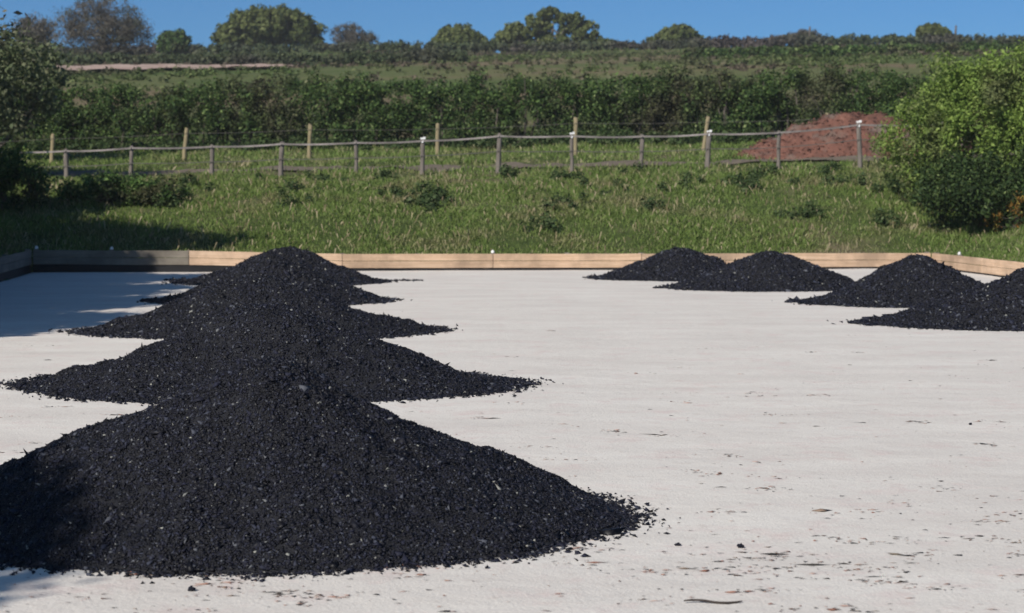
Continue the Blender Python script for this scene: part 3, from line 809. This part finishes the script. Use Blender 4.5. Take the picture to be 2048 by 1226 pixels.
def tape(name, pts, w, th, sag, mat, parent, dz=0, twist=.3):
    g = Geo(); ring = []
    for i in range(len(pts) - 1):
        a_, b_ = pts[i], pts[i + 1]
        for j in range(10):
            t = j / 10; q = a_.lerp(b_, t); q = q + Vector((0, 0, dz - sag * 4 * t * (1 - t)))
            ring.append((q, twist * math.sin(3.1 * t * (1 + i % 3)) ))
    ring.append((pts[-1] + Vector((0, 0, dz)), 0))
    for q, tw in ring:
        for sy, sz in ((-1, -1), (-1, 1), (1, 1), (1, -1)):
            yy = sy * th / 2; zz = sz * w / 2
            g.v.append(q + Vector((0, yy * math.cos(tw) - zz * math.sin(tw), yy * math.sin(tw) + zz * math.cos(tw))))
    for i in range(len(ring) - 1):
        for k in range(4):
            g.f.append([i * 4 + k, i * 4 + (k + 1) % 4, (i + 1) * 4 + (k + 1) % 4, (i + 1) * 4 + k])
    return link(name, g.mesh(name), mat, parent)
tape('tape', tops, .048, .004, .025, M['tape'], fr)
tape('wire', tops, .02, .008, .02, M['wire'], fr, -.4, 0)

PB = [(-120, 280, .02), (106, 270, .06), (370, 258, .10), (620, 250, .03), (875, 248, .02), (1150, 236, .02), (1405, 234, .16), (1650, 228, .02), (1920, 222, .03)]
Yb = lambda px: 60.5 + (px - 1024) / FPX * 60 * .08
x = px_x(PB[0][0], Yb(PB[0][0]))
br = empty('paddock_fence', (x, Yb(PB[0][0]), float(height(x, Yb(PB[0][0])))), 'back fence of widely spaced pale yellowish posts in front of the hedge', 'fence')
o1 = br.location.copy(); tb = []
for i, (px, ty, ln) in enumerate(PB):
    Yp = Yb(px); x = px_x(px, Yp); zb = float(height(x, Yp)); h = max(.8, px_z(ty, Yp) - zb)
    link('post', post_mesh(h, .07, i + 40, ln), M['post_pale'], br, Vector((x, Yp, zb)) - o1)
    tb.append(Vector((x + ln * .8, Yp - .08, zb + h * .85)) - o1)
tape('wire', tb, .01, .008, .03, M['wire'], br, 0, 0)

# ------------------------------------------------------------------ heap of red earth
cx, cy = px_x(1715, 57.5), 57.5
zc = float(height(cx, cy))
n = 70
a_ = np.linspace(-1.1, 1.1, n); AX2, AY2 = np.meshgrid(a_ * 4.1, a_ * 2.2)
r = np.sqrt((AX2 / 3.3) ** 2 + (AY2 / 1.9) ** 2) / (1 + .15 * (vnoise(AX2 * .8 + 9, AY2 * .8 + 9, 3) - .5))
hz_ = np.minimum(1.5 * np.clip(1.12 - np.sqrt(r * r + .02), 0, 1), 1.02 + .25 * np.clip(1 - r, 0, 1))
gz = height(AX2 + cx, AY2 + cy) - zc
zz = np.where(hz_ > 0, gz + hz_ + (fbm(AX2 * 2, AY2 * 2, 12) - .5) * .55 * np.clip(hz_ * 3, 0, 1), gz - .3)
eh = tag(link('earth_heap', mesh_np('earth_heap', np.stack([AX2, AY2, zz], 2), grid_faces(n, n), True), M['earth'], None, (cx, cy, zc)), 'heap of reddish brown earth behind the fence beside the right-hand bushes', 'earth heap')
rng = np.random.default_rng(8)
q = rng.integers(0, n * n, 5200); ex = AX2.ravel()[q] + rng.normal(0, .05, 5200); ey = AY2.ravel()[q] + rng.normal(0, .03, 5200)
v, f = chips(np.stack([ex, ey, zz.ravel()[q] + .02], 1), np.tile([0, 0, 1.], (5200, 1)), .075, rng, 'tet')
link('clods', mesh_np('clods', v, f), M['earth'], eh)["kind"] = 'stuff'

# rough tussocks and low scrub over the hillside field
rng = np.random.default_rng(17)
nq = 15000
yy = rng.uniform(88, 212, nq); xx = rng.uniform(-.34, .34, nq) * yy
dd = fbm(xx * .05, yy * .05, 66, 4)
kp = (rng.uniform(0, 1, nq) < np.clip((dd - .35) * 4, .12, 1)) & ~((np.abs(yy - 119.5) < 5.5) & (xx < px_x(630, 120)))
xx, yy = xx[kp], yy[kp]
v, f = leaves(np.stack([xx, yy, height(xx, yy) + .06], 1), rng.uniform(.12, .4, len(xx)), 130000, .2, rng, up=.8)
tag(link('rough_grass', mesh_np('rough_grass', v, f), M['tussock']), 'rough brownish green tussocks and low scrub over the hillside field', 'rough grass', None, 'stuff')
# low shrubs along the foot of the hedge
rng = np.random.default_rng(18)
C = []; Rr = []
for i in range(260):
    x = rng.uniform(-20, 20); y = rng.uniform(64.6, 66.0)
    C.append((x, y, float(height(x, y)) + rng.uniform(.05, .3))); Rr.append(rng.uniform(.15, .42))
v, f = leaves(np.array(C), np.array(Rr), 26000, .10, rng)
tag(link('undergrowth', mesh_np('undergrowth', v, f), M['weed']), 'low green undergrowth along the foot of the long hedge', 'undergrowth', None, 'stuff')

# ------------------------------------------------------------------ thin haze over the whole place
g = Geo(); g.box((0, 320, 12), (860, 780, 36))
hm = bpy.data.materials.new('haze'); hm.use_nodes = True
nt = hm.node_tree; nt.nodes.clear()
pv = nt.nodes.new("ShaderNodeVolumePrincipled"); ot = nt.nodes.new("ShaderNodeOutputMaterial")
pv.inputs["Color"].default_value = (.86, .9, .96, 1); pv.inputs["Density"].default_value = .0003
nt.links.new(pv.outputs[0], ot.inputs["Volume"])
tag(link('haze', g.mesh('haze'), hm), kind='stuff')
